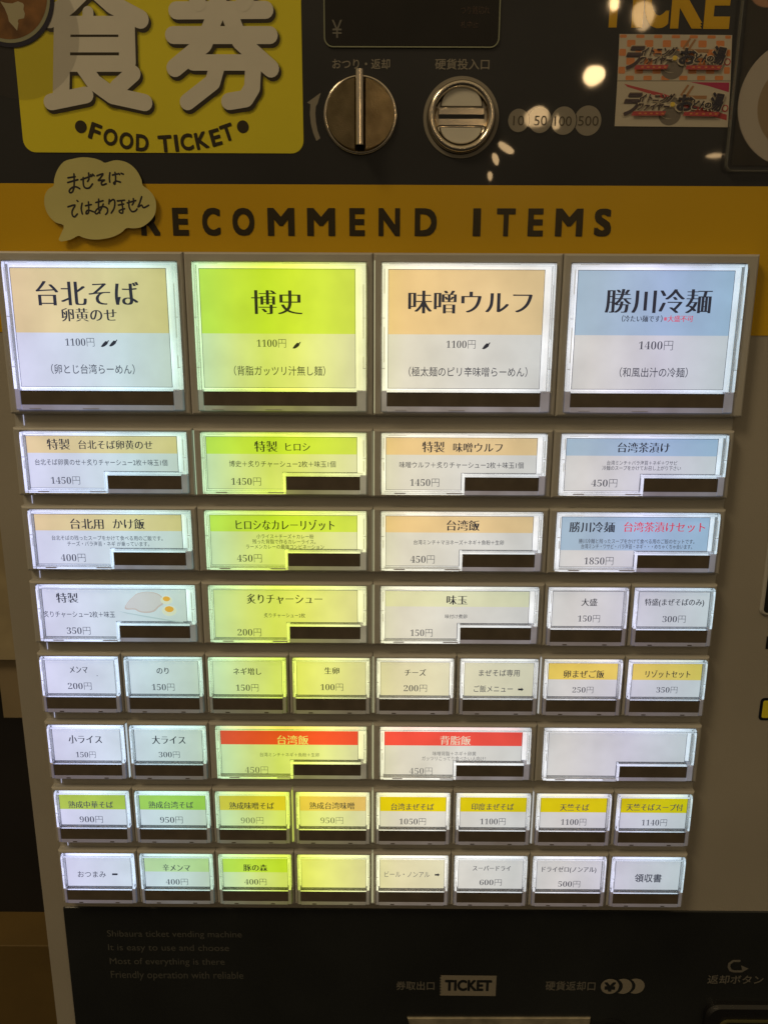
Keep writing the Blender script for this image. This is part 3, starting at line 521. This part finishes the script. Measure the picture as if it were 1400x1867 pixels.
    # paper card
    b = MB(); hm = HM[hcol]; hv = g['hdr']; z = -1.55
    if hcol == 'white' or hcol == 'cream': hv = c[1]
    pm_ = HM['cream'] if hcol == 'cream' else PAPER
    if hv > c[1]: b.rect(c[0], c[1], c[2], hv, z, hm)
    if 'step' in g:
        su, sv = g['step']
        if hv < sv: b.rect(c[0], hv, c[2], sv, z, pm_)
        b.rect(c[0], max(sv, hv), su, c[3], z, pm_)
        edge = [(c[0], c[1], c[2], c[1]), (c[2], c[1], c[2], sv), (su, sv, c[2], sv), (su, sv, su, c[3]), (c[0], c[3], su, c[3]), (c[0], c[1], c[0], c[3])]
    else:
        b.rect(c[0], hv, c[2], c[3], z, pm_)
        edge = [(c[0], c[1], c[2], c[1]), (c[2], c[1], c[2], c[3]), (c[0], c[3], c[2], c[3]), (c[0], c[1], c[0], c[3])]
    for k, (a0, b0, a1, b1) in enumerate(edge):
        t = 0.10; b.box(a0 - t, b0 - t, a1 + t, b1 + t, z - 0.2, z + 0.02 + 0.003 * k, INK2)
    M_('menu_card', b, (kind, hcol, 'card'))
    b = MB(); b.box(s[0], s[1], s[2], s[3], -3.2, -0.45, WINDOW, 0.15); M_('sold_out_window', b)
    return out
ZT = -1.5
def arrow(mb, x, y, w, head=True):
    h = w * 0.16
    if head: P = [(-w / 2, -h), (0.1 * w, -h), (0.1 * w, -w * 0.34), (w / 2, 0), (0.1 * w, w * 0.34), (0.1 * w, h), (-w / 2, h)]
    else: P = [(-w / 2, -h), (w / 2, -h), (w / 2, h), (-w / 2, h)]
    mb.poly([pm(x + a, y + c, ZT) for a, c in P], ZT, INK)
def pepper(mb, x, y):
    P = [(-9, 7), (-4, 0), (1, -5), (5, -4), (7, -7), (9, -6), (7, -3), (5, 2), (0, 6), (-5, 8)]
    mb.poly([pm(x + a * 0.85, y + c * 0.85, ZT) for a, c in P], ZT, INK)
SIZE = {'big': 'large square', 'bigend': 'large square', 'wide': 'wide', 'wideblue': 'wide', 'small': 'small'}
for row, col, kind, hc, rows in KEYS:
    g = GEO[kind]; u0 = col * 40.0; v0 = ROWV[row]; org = (u0, v0, 0)
    ps = parts_of(kind, hc)
    word = ' '.join(t[0] for t in rows if len(t) == 7 and not t[0].startswith('（'))[:60]
    lab = ('%s backlit menu button reading %s' % (SIZE[kind], word)) if word else '%s backlit menu button with a blank card' % SIZE[kind]
    key = put('menu_button', ps['bezel'], org, machine, label=lab)
    for nm in ('diffuser', 'clear_cap', 'window_rim', 'clip_and_glow_bar', 'menu_card', 'sold_out_window'):
        o_ = put(nm, ps[nm], org, key)
        if nm == 'clip_and_glow_bar': o_['kind'] = 'stuff'
    if rows:
        b = MB()
        for t in rows:
            if len(t) == 7: b.textem(t[0], t[1], t[3], t[4], t[5], t[6], ZT, t[2])
            else: arrow(b, t[1], t[2], t[3], t[0] == '>')
        if row == 0:
            for x, y in {0: ((192, 626), (207, 625)), 2: ((541, 629),), 4: ((886, 630),)}.get(col, ()): pepper(b, x, y)
        o_ = obj('lettering', b, key)
    if row == 3 and col == 0:
        b = MB(); zz = ZT
        MEAT = lit('printed_pork', (1.06, 0.90, 0.86), 0.93); MEAT2 = lit('printed_pork_edge', (0.98, 0.74, 0.66), 0.9); YOLK = lit('printed_yolk', (1.4, 0.62, 0.10), 0.95); EGG = lit('printed_egg_white', (1.2, 1.06, 0.82), 1.0); DISH = lit('printed_dish_line', (0.80, 0.86, 0.86), 0.93)
        def zp(pts, s=1): return [pm(200 + x / 8.75, 1060 + y / 8.75, zz) for x, y in pts]
        b.poly(zp([(130, 470), (300, 500), (650, 560), (1000, 620), (1180, 640), (1180, 655), (980, 638), (620, 578), (280, 515)]), zz, DISH)
        b.poly(catmull(zp([(245, 410), (300, 320), (370, 250), (450, 190), (600, 165), (760, 190), (850, 260), (860, 360), (790, 410), (720, 480), (600, 505), (480, 490), (400, 450), (270, 450)]), 3), zz + 0.02, MEAT2)
        b.poly(catmull(zp([(260, 395), (310, 320), (380, 250), (455, 200), (600, 172), (745, 200), (835, 265), (840, 340), (770, 395), (700, 460), (600, 480), (490, 470), (410, 430), (290, 430)]), 3), zz + 0.04, MEAT)
        for ex, ey, s_ in ((910, 300, 0.9), (955, 470, 1.1)):
            c = zp([(ex, ey)])[0]; b.disc(c[0], c[1], 2.9 * s_ * 1.05, zz + 0.05, EGG, 24, 2.3 * s_)
            c = zp([(ex, ey - 25 * s_)])[0]; b.disc(c[0], c[1], 1.9 * s_, zz + 0.07, YOLK, 20, 1.35 * s_)
        obj('food_picture', b, key, label='small printed picture of sliced pork and halved eggs')
    if row == 4 and col == 0:
        b = MB(); c = pm(178, 1232, ZT); b.disc(c[0], c[1], 0.35, ZT + 0.02, INK, 8, 0.15); obj('ink_speck', b, key)
# ------------------------------------------------------------------ lower panel print and openings
zl = ZC + 1.0
legend([('Shibaura ticket vending machine', 'L', 196, 1697, 441, 1712, FAINTP), ('It is easy to use and choose', 'L', 198, 1722, 418, 1737, FAINTP),
        ('Most of everything is there', 'L', 201, 1747, 410, 1762, FAINTP), ('Friendly operation with reliable', 'L', 203, 1771, 444, 1788, FAINTP)], low, zl, label='four faint grey lines of slogan text')
legend([('券取出口', 'B', 722, 1789, 792, 1805, DIMP), ('硬貨返却口', 'B', 994, 1789, 1085, 1806, DIMP), ('返却ボタン', 'B', 1289, 1778, 1391, 1794, DIMP)], low, zl)
b = MB(); z = zl
P = [(803, 1779)] + [(905, 1779), (903, 1816), (803, 1815)]
teeth = []
for i in range(7): teeth += [(801, 1813 - i * 5), (804.5, 1810.5 - i * 5)]
b.poly(P_([(803, 1778), (905, 1779), (903, 1816), (803, 1815)] + teeth, z), z, GREYP)
c0 = pm(811, 1786, z); c1 = pm(896, 1807, z); b.text('TICKET', 'H', c0[0], c0[1], c1[0], c1[1], z + 0.05, BLACKLOW)
obj('ticket_emblem', b, low, label='grey ticket shape with the word TICKET')
b = MB()
for i, x in enumerate((1158, 1135, 1111)):
    c = pm(x, 1798, z); b.disc(c[0], c[1], 4.9, z + i * 0.1, GREYP)
    if i < 2: c = pm(x - 17, 1798, z); b.disc(c[0], c[1], 4.9, z + i * 0.1 + 0.05, BLACKLOW)
c0 = pm(1101, 1790, z); c1 = pm(1121, 1807, z); b.text('¥', 'H', c0[0], c0[1], c1[0], c1[1], z + 0.3, BLACKLOW)
obj('coin_emblem', b, low, label='three overlapping grey coins with a yen sign')
b = MB()
U = [(1347, 1752), (1336, 1752), (1329, 1757), (1328, 1763), (1331, 1769), (1337, 1771), (1351, 1771)]
zz = z
for w_ in (1,): b.stroke(P_(U, z), 1.4, z, DIMP)
b.poly(P_([(1350, 1760), (1364, 1766), (1353, 1772)], z + 0.05), z + 0.05, DIMP); obj('return_arrow', b, low)
# ticket tray with steel lip
a = pm(742, 1850, ZC); c = pm(1075, 1850, ZC)
b = MB(); b.prism([(a[0], a[1] + 0.5), (c[0], c[1] + 0.5), (c[0] - 1, 440), (a[0] + 14, 440)], ZC + 0.4, ZC + 2.0, STEEL, 0.6); obj('ticket_tray_plate', b, machine)
b = MB(); d = pm(1110, 1862, ZC); b.lathe([(12, ZC + 0.8), (12, ZC + 1.8), (10.5, ZC + 2.2), (0.01, ZC + 2.2)], d[0], d[1] + 9, BLACK); obj('tray_latch', b, machine)
# coin return button housing
a = pm(1283, 1822, ZC); RB = mat('black_plastic', (0.012, 0.012, 0.013), 0.22, spec=0.6, bump=0.4)
b = MB(); b.prism(rrect(a[0], a[1], a[0] + 60, a[1] + 60, 7), ZC + 0.4, ZC + 5, RB, 1.6); rbt = obj('return_button_housing', b, machine)
b = MB(); rring(a[0] + 7, a[1] + 8, a[0] + 48, a[1] + 50, 5, 1.0, ZC + 5, ZC + 6.2, mat('dull_olive_rim', (0.09, 0.085, 0.03), 0.4), b); obj('button_rim', b, rbt)
# bits at the right edge of the casing
a = pm(1396, 1040, ZC); c = pm(1396, 1121, ZC); b = MB(); b.prism(rrect(a[0] - 1.0, a[1] - 60, a[0] + 60, c[1], 3), ZC - 1, ZC + 1.6, PLASTIC, 0.8); bs = obj('bill_slot_surround', b, machine)
b = MB(); b.prism(rrect(a[0] + 0.3, a[1] - 55, a[0] + 55, c[1] - 1.6, 2), ZC, ZC + 1.9, BLACK, 0.3); obj('bill_slot', b, bs)
a = pm(1397, 1160, ZC); c = pm(1397, 1183, ZC); b = MB(); b.rect(a[0], a[1], a[0] + 14, c[1], ZC + 0.2, BLACK); obj('small_black_mark', b, machine)
a = pm(1386, 1272, ZC); c = pm(1386, 1313, ZC); NAVY = mat('navy_print', (0.006, 0.010, 0.018), 0.3)
b = MB(); b.poly(rrect(a[0], a[1], a[0] + 30, c[1], 2), ZC + 0.2, NAVY); em_ = obj('warning_emblem', b, machine, label='yellow emblem with a navy border at the right edge')
b = MB(); b.poly(rrect(a[0] + 1.4, a[1] + 1.4, a[0] + 28.6, c[1] - 1.4, 1), ZC + 0.3, YELLOW); obj('yellow_field', b, em_)
# ------------------------------------------------------------------ sticky note
NOTE = mat('pale_yellow_note_paper', (0.60, 0.56, 0.22), 0.85, noise=0.05, scale=40)
O = [(285, 60), (385, 28), (500, 10), (620, 22), (700, 50), (745, 72), (830, 48), (900, 46), (985, 68), (1060, 120), (1110, 180), (1150, 260), (1165, 325), (1220, 365), (1280, 430), (1312, 510), (1312, 600), (1290, 670), (1230, 740), (1150, 790), (1060, 802), (985, 800), (930, 850), (830, 900), (700, 925), (600, 925), (510, 905), (455, 885), (380, 925), (300, 945), (262, 945), (243, 922), (265, 860), (290, 770), (200, 735), (130, 670), (85, 590), (68, 500), (80, 420), (120, 360), (172, 325), (180, 250), (215, 150)]
def nz(x, y, z): return pm(70 + x / 6.087, 285 + y / 6.087, z)
zn = ZC + 1.4
def sharp_catmull(P, corners, k=4):
    return catmull(P, k)
out = [nz(x, y, zn) for x, y in catmull(O, 3)]
cu_, cv_ = sum(p[0] for p in out) / len(out), sum(p[1] for p in out) / len(out)
def curl(p):     # the paper lifts a little at its lower and right edge
    f = max(0, (p[1] - cv_) / 16); r_ = max(0, (p[0] - cu_) / 26)
    return zn + 1.3 * f * f + 0.8 * r_ * r_
b = MB(); vs = [(cu_, cv_, zn)]; n = len(out)
rings = [0.35, 0.7, 1.0]
for r_ in rings:
    for p in out:
        q = (cu_ + (p[0] - cu_) * r_, cv_ + (p[1] - cv_) * r_); vs.append((q[0], q[1], curl(q)))
fs = [(0, 1 + i, 1 + (i + 1) % n) for i in range(n)]
for j in range(len(rings) - 1):
    for i in range(n): fs.append((1 + j * n + i, 1 + (j + 1) * n + i, 1 + (j + 1) * n + (i + 1) % n, 1 + j * n + (i + 1) % n))
b.add(vs, fs, NOTE); b.add([(v[0], v[1], v[2] - 0.12) for v in vs], fs, NOTE)
note = obj('sticky_note', b, None, smooth=True, label='pale yellow speech bubble sticky note with handwriting, stuck over the orange band', cat='sticky note')
HW = [[(330, 238), (410, 225)], [(328, 290), (440, 258)], [(397, 195), (400, 280), (395, 350), (378, 395), (352, 402), (346, 378), (375, 347), (420, 337), (462, 358)],
      [(475, 258), (600, 215)], [(500, 235), (503, 320), (528, 352), (570, 347), (602, 305)], [(560, 185), (563, 250), (548, 278)], [(583, 203), (590, 222)], [(603, 198), (622, 215)],
      [(652, 215), (718, 193), (690, 240), (668, 268), (735, 262), (702, 288), (710, 318), (755, 303)],
      [(797, 182), (790, 240), (795, 285)], [(825, 207), (885, 195)], [(853, 178), (860, 240), (852, 308), (838, 295), (868, 275), (914, 287)], [(897, 190), (905, 202)], [(922, 188), (946, 198)],
      [(330, 560), (408, 540), (380, 600), (380, 650), (405, 672), (436, 640)], [(431, 490), (441, 499)],
      [(488, 520), (478, 580), (492, 640)], [(525, 548), (590, 535)], [(558, 505), (562, 580), (558, 628), (533, 636), (540, 605), (570, 600), (616, 616)],
      [(640, 512), (720, 492)], [(672, 475), (670, 560), (685, 630)], [(722, 530), (690, 600), (652, 638), (632, 620), (665, 577), (720, 557), (766, 577), (770, 620), (750, 645)],
      [(790, 478), (785, 527)], [(798, 502), (830, 478), (850, 500), (845, 570), (812, 630)],
      [(880, 495), (960, 487)], [(890, 541), (950, 530)], [(925, 490), (937, 560), (940, 628), (908, 624), (905, 600), (960, 582)],
      [(990, 517), (1085, 492)], [(1010, 490), (1010, 560), (1040, 612), (1080, 608), (1100, 585)], [(1058, 470), (1062, 510), (1045, 540)],
      [(1152, 450), (1128, 520), (1112, 562), (1150, 543), (1175, 572), (1230, 545)]]
b = MB(); PEN = mat('black_felt_pen', (0.012, 0.010, 0.014), 0.6)
def smooth_line(P, k=4):
    if len(P) < 3: return P
    Q = [P[0]] + P + [P[-1]]; out = []
    for i in range(1, len(Q) - 2):
        p0, p1, p2, p3 = Q[i - 1:i + 3]
        for j in range(k):
            t = j / k; out.append(tuple(0.5 * (2 * p1[a] + (p2[a] - p0[a]) * t + (2 * p0[a] - 5 * p1[a] + 4 * p2[a] - p3[a]) * t * t + (3 * p1[a] - p0[a] - 3 * p2[a] + p3[a]) * t ** 3) for a in (0, 1)))
    return out + [P[-1]]
for i, s_ in enumerate(HW):
    q = [nz(x, y, zn + 0.2) for x, y in smooth_line(s_, 3)]
    for a, c in zip(q, q[1:]):
        base = len(b.v); b.stroke([a, c], 19 / 6.087 * S, 0, PEN, 5)
        for k in range(base, len(b.v)): v = b.v[k]; b.v[k] = (v[0], v[1], curl(v) + 0.05 + 0.0015 * (i % 5) + 0.0004 * (k % 3))
obj('handwriting', b, note)
# ------------------------------------------------------------------ two shop stickers
CREAM = mat('sticker_paper', (0.52, 0.47, 0.38), 0.35, noise=0.04, scale=30)
CHK = mat('orange_check_print', (0.62, 0.22, 0.07), 0.35); PUR = mat('dark_purple_print', (0.045, 0.030, 0.045), 0.35); RIB = mat('red_ribbon_print', (0.42, 0.05, 0.06), 0.35)
NAVYB = mat('navy_brush_print', (0.020, 0.020, 0.04), 0.35); MAG = mat('magenta_stripe_print', (0.40, 0.02, 0.09), 0.35); BOWL = mat('grey_bowl_print', (0.16, 0.14, 0.12), 0.35); STICK = mat('brown_stick_print', (0.35, 0.18, 0.08), 0.35); GOLDP = mat('dull_gold_print', (0.26, 0.19, 0.12), 0.35); YOLKP = mat('yellow_yolk_print', (0.75, 0.55, 0.08), 0.35); CREAML = mat('cream_print', (0.60, 0.54, 0.42), 0.35)
def sticker(quad, check, label):
    # quad: photograph corners TL TR BR BL; local coordinates 0..1000 x 0..400
    zs = ZC + 0.45
    tl, tr, br, bl = [pm(x, y, zs) for x, y in quad]
    def L(x, y):
        a, c = x / 1000, y / 400
        return tuple((1 - a) * (1 - c) * tl[i] + a * (1 - c) * tr[i] + a * c * br[i] + (1 - a) * c * bl[i] for i in (0, 1))
    b = MB(); b.prism([tl, tr, br, bl], ZC + 0.28, zs, CREAM)
    st = obj('shop_sticker', b, None, label=label, cat='sticker', group='shop stickers at the top right')
    b = MB(); z = zs + 0.03
    if check:
        for r in range(6):
            for c in range(7):
                x = 10 + c * 158 + (80 if r % 2 else 0) - 20; y = -28 + r * 77
                x1, y1 = min(990, x + 74), min(396, y + 60); x0, y0 = max(4, x), max(4, y)
                if x1 - x0 > 20 and y1 - y0 > 10: b.poly([L(px, py) for px, py in rrect(x0, y0, x1, y1, min(10, (y1 - y0) / 3), 3)], z, CHK)
    else:
        b.poly([L(*p) for p in [(60, 22), (130, 40), (420, 110), (700, 215), (985, 290), (985, 340), (720, 270), (360, 130), (90, 50)]], z, RIB)
        b.poly([L(*p) for p in [(640, 8), (990, 12), (990, 95), (800, 40)]], z, MAG)
    obj('sticker_pattern', b, st)
    b = MB(); z = zs + 0.06
    def T(t, x0, y0, x1, y1, m_, dz=0, rot=0, st_='H', sl=0.32):
        a, c = L(x0, y0), L(x1, y1); mv = (a[1] + c[1]) / 2
        for g_, dd, mm in ((0.30, 0.0, CREAML), (0.12, 0.035, GOLDP), (0.0, 0.07, m_)):
            n0 = len(b.v); b.text(t, st_, a[0] - g_, a[1] - g_, c[0] + g_, c[1] + g_ * 1.2, z + dz + dd, mm, rot)
            for q in range(n0, len(b.v)): v = b.v[q]; b.v[q] = (v[0] - sl * (v[1] - mv), v[1], v[2] * 1.0)
    # bowl and sticks
    c = L(480, 270); b.poly([(c[0] + 4.6 * math.cos(math.pi * i / 16), c[1] + 4.0 * math.sin(math.pi * i / 16) + 1.0) for i in range(17)], z, BOWL)
    b.disc(c[0], c[1] - 1.2, 5.0, z + 0.01, BOWL, 28, 4.6); b.disc(c[0] - 0.4, c[1] - 0.6, 4.2, z + 0.015, CREAML, 24, 3.2); b.disc(c[0], c[1] + 0.4, 3.5, z + 0.018, BOWL, 24, 2.1)
    for k_ in (0, 1):
        b.poly([L(x + k_ * 45, y + k_ * 8) for x, y in [(560, 120), (620, 30), (638, 36), (580, 130)]], z + 0.03, STICK)
    c = L(497, 205); b.disc(c[0], c[1], 1.0, z + 0.45, YOLKP, 16, 0.9)
    T('ラ', 62, 100, 215, 312, PUR, 0.05); T('イトニング', 205, 108, 505, 188, PUR, 0.20); T('ファイヤー', 190, 190, 470, 262, PUR, 0.35)
    T('お', 535, 118, 690, 268, NAVYB, 0.5, 0.05, sl=0.1); T('どん', 668, 170, 800, 248, NAVYB, 0.65, sl=0.1); T('の', 775, 190, 835, 240, NAVYB, 0.8, sl=0.1); T('湯', 822, 104, 940, 268, NAVYB, 0.65, 0.15, sl=0.1)
    b.poly([L(*p) for p in [(150, 272), (440, 268), (425, 306), (135, 310)]], z + 0.9, RIB); b.poly([L(*p) for p in [(600, 272), (915, 272), (895, 312), (590, 308)]], z + 0.9, RIB)
    b.poly([L(*p) for p in [(625, 125), (800, 125), (795, 155), (620, 155)]], z + 0.02, STICK)
    c = L(965, 235); b.disc(c[0], c[1], 1.35, z + 0.05, RIB, 18); b.disc(c[0], c[1], 0.9, z + 0.07, CREAML, 18)
    for x0 in (200, 250, 300, 350, 400, 650, 700, 760, 820, 870): b.poly([L(x0, 283), L(x0 + 22, 283), L(x0 + 20, 297), L(x0 - 2, 297)], z + 0.95, CHK)
    obj('sticker_lettering', b, st)
sticker([(1129, 62), (1334, 64), (1331, 147), (1125, 147)], True, 'upper shop sticker with an orange and cream checked ground and dark katakana lettering')
sticker([(1125, 148), (1331, 148), (1326, 232), (1120, 230)], False, 'lower shop sticker on plain cream with a red stripe and dark katakana lettering')
# ------------------------------------------------------------------ clear poster holder with a food photo
c = pm(1317, 314, ZC); hu0, hv1 = c[0], c[1]
PAP = mat('dark_poster_print', (0.022, 0.018, 0.014), 0.3, noise=0.4, scale=25); PLATEW = mat('white_plate_print', (0.46, 0.41, 0.35), 0.3); PLATEI = mat('soup_print', (0.30, 0.22, 0.13), 0.3); MEATP = mat('topping_print', (0.45, 0.13, 0.05), 0.3)
b = MB(); b.rect(hu0 + 3, -160, hu0 + 75, hv1 - 2.5, ZC + 0.6, PAP)
pst = obj('food_poster', b, None, label='dark poster of a white plate of noodles inside the clear holder at the right', cat='poster')
b = MB(); c = pm(1452, 188, ZC + 0.7); b.disc(c[0], c[1], 24.0, ZC + 0.7, PLATEW, 64); b.disc(c[0] + 1, c[1] + 1, 17.0, ZC + 0.8, PLATEI, 48)
for i in range(26):
    a = random.uniform(0, 6.28); r_ = random.uniform(0, 11); pu, pv = c[0] + r_ * math.cos(a), c[1] + r_ * math.sin(a)
    b.poly([(pu + random.uniform(0.8, 2.6) * math.cos(t), pv + random.uniform(0.6, 2.0) * math.sin(t)) for t in [k * 6.283 / 7 for k in range(7)]], ZC + 0.9 + i * 0.002, MEATP)
c = pm(1400, -12, ZC + 0.7); b.disc(c[0], c[1], 7, ZC + 0.72, mat('pale_orange_print', (0.42, 0.22, 0.12), 0.3), 30, 5)
obj('plate_picture', b, pst)
HOLD = mat('thin_clear_acrylic', (0.97, 0.98, 0.98), 0.06, trans=1.0, ior=1.3, alpha=0.30); HEDGE = mat('acrylic_edge', (0.22, 0.22, 0.19), 0.15, alpha=0.4, spec=0.8)
b = MB(); b.prism(rrect(hu0, -170, hu0 + 80, hv1, 2.6), ZC + 1.6, ZC + 3.2, HOLD, 0.4)
hol = obj('poster_holder', b, None, label='clear acrylic holder with rounded corners at the upper right', cat='holder')
b = MB(); rring(hu0 - 0.15, -171, hu0 + 80, hv1 + 0.15, 2.7, 0.4, ZC + 1.5, ZC + 3.4, HEDGE, b); obj('holder_edge', b, hol)
# ------------------------------------------------------------------ round ramen photo, top left
c = pm(14, -8, ZC + 0.8)
b = MB(); b.disc(c[0], c[1], 80.5 * S, ZC + 0.85, mat('navy_rim_print', (0.020, 0.018, 0.035), 0.25), 72)
bw_ = obj('bowl_photo', b, None, label='round cut-out photo of a ramen bowl with a navy rim at the top left corner', cat='photo')
b = MB(); b.disc(c[0] - 0.3, c[1] - 0.4, 75 * S, ZC + 0.9, mat('pale_rim_print', (0.30, 0.30, 0.19), 0.25), 72); b.disc(c[0] - 0.6, c[1] - 0.9, 71.5 * S, ZC + 0.95, mat('brown_soup_print', (0.19, 0.085, 0.022), 0.25, noise=0.5, scale=130), 72)
q = [pm(x / 8.75, y / 8.75, ZC + 1.0) for x, y in [(10, 20), (90, 45), (200, 55), (290, 20), (370, 50), (390, 80), (380, 150), (405, 220), (390, 290), (300, 310), (290, 340), (300, 370), (280, 490), (240, 440), (150, 340), (130, 250), (80, 130), (40, 70)]]
b.poly(q, ZC + 1.0, mat('pale_topping_print', (0.42, 0.38, 0.24), 0.25))
obj('bowl_picture', b, bw_)
HALO = mat('clear_round_film', (0.12, 0.10, 0.09), 0.3, alpha=0.16, spec=0.2); b = MB(); c2 = pm(32, 58, ZC + 0.7); b.disc(c2[0], c2[1], 108 * S, ZC + 0.78, HALO, 72)
obj('clear_film', b, bw_)
# ------------------------------------------------------------------ what stands beside the machine on the left (90 mm behind its front)
ZB = -95.0
def pb(x, y): return pm(x, y, ZB)
WOOD = mat('ochre_wall_paint', (0.13, 0.082, 0.02), 0.7, noise=0.12, scale=18, bump=0.3); DARKW = mat('dark_void_paint', (0.010, 0.008, 0.008), 0.7, noise=0.3, scale=12)
b = MB(); b.box(-420, 100, -10, 520, ZB - 40, ZB - 20, DARKW); obj('wall', b, None, kind='structure')
a = pb(40, 1703); b = MB(); b.box(-420, a[1], -20, a[1] + 300, ZB - 20, ZB + 10, WOOD, 0.6); obj('counter_board', b, None, label='ochre board low on the left behind the machine edge', cat='board')
b = MB(); a = pb(2, 1030); d = pb(46, 1190); b.box(-300, a[1] - 90, d[0] + 8, d[1], ZB, ZB + 12, mat('dull_beige_paper', (0.40, 0.33, 0.20), 0.7, noise=0.2, scale=35), 1.5)
bx = obj('beige_box', b, None, label='beige box edge beside the upper left side of the machine', cat='box')
b = MB()
for x0, y0, x1, y1 in ((1, 1000, 5, 1035), (6, 1050, 9, 1068), (4, 1085, 10, 1135)):
    p, q = pb(x0, y0), pb(x1, y1); b.poly([(p[0], p[1]), (q[0], p[1] + 2), (q[0] - 1, q[1]), (p[0] + 1, q[1] - 3)], ZB + 12.2, DARKW)
obj('dark_tear', b, bx)
b = MB(); a = pb(8, 1190); d = pb(46, 1302); b.box(a[0] - 2, a[1] + 0.5, d[0] + 8, d[1], ZB - 4, ZB + 6, mat('brown_pillar_paint', (0.30, 0.235, 0.14), 0.6, noise=0.1, scale=20), 1.0)
obj('brown_post', b, None, label='short brown post below the beige box at the left', cat='post')
# ------------------------------------------------------------------ lamps of the room: seen only as warm reflections in the black film
LAMPM = bpy.data.materials.new('warm_bulb'); LAMPM.use_nodes = True; pb_ = LAMPM.node_tree.nodes['Principled BSDF']
pb_.inputs['Emission Color'].default_value = (1.0, 0.66, 0.32, 1); pb_.inputs['Emission Strength'].default_value = 40
LAMPD = LAMPM.copy(); LAMPD.name = 'dim_warm_bulb'; LAMPD.node_tree.nodes['Principled BSDF'].inputs['Emission Strength'].default_value = 12
SPOTS = [(1082, 138, 38, 31, 15, 0, 'round'), (1172, 28, 36, 42, 0, 1, 'tall dim'), (1119, 6, 15, 24, 0, 0, 'small bright'), (978, 213, 46, 34, 20, 1, 'broad dim'), (1014, 224, 14, 24, 0, 1, 'narrow dim'), (922, 270, 36, 13, -32, 1, 'slanting'), (903, 290, 11, 22, 25, 1, 'slim'), (893, 321, 9, 16, 0, 1, 'smallest'), (1303, 284, 30, 7, 3, 1, 'flat thin')]
for i, (x, y, w_, h_, rot, dim, lab) in enumerate(SPOTS):
    u_, v_ = pm(x, y, ZC); P0 = W(u_, v_, ZC); d = (P0 - M.translation).normalized(); r_ = Vector((d.x, -d.y, d.z)); D = 1.5 + 0.06 * i
    pos = P0 + r_ * D; k_ = ((P0 - M.translation).length + D) / FPX / 2
    bm = bmesh.new(); bmesh.ops.create_icosphere(bm, subdivisions=3, radius=1.0)
    for v in bm.verts:
        v.co *= 1 + 0.10 * math.sin(3 * v.co.x + i) * math.cos(2.3 * v.co.z + 2 * i)
    me = bpy.data.meshes.new('room_lamp'); bm.to_mesh(me); bm.free(); me.materials.append(LAMPD if dim else LAMPM)
    me.polygons.foreach_set('use_smooth', [True] * len(me.polygons))
    o = bpy.data.objects.new('room_lamp', me); COL.objects.link(o); o.location = pos; k_ *= 0.88; o.scale = (w_ * k_, min(w_, h_) * k_, h_ * k_); o.rotation_euler = (0, math.radians(-rot), 0)
    o['label'] = '%s warm lamp of the room mirrored in the black film' % lab; o['category'] = 'lamp'; o['group'] = 'room lamps mirrored in the black film'
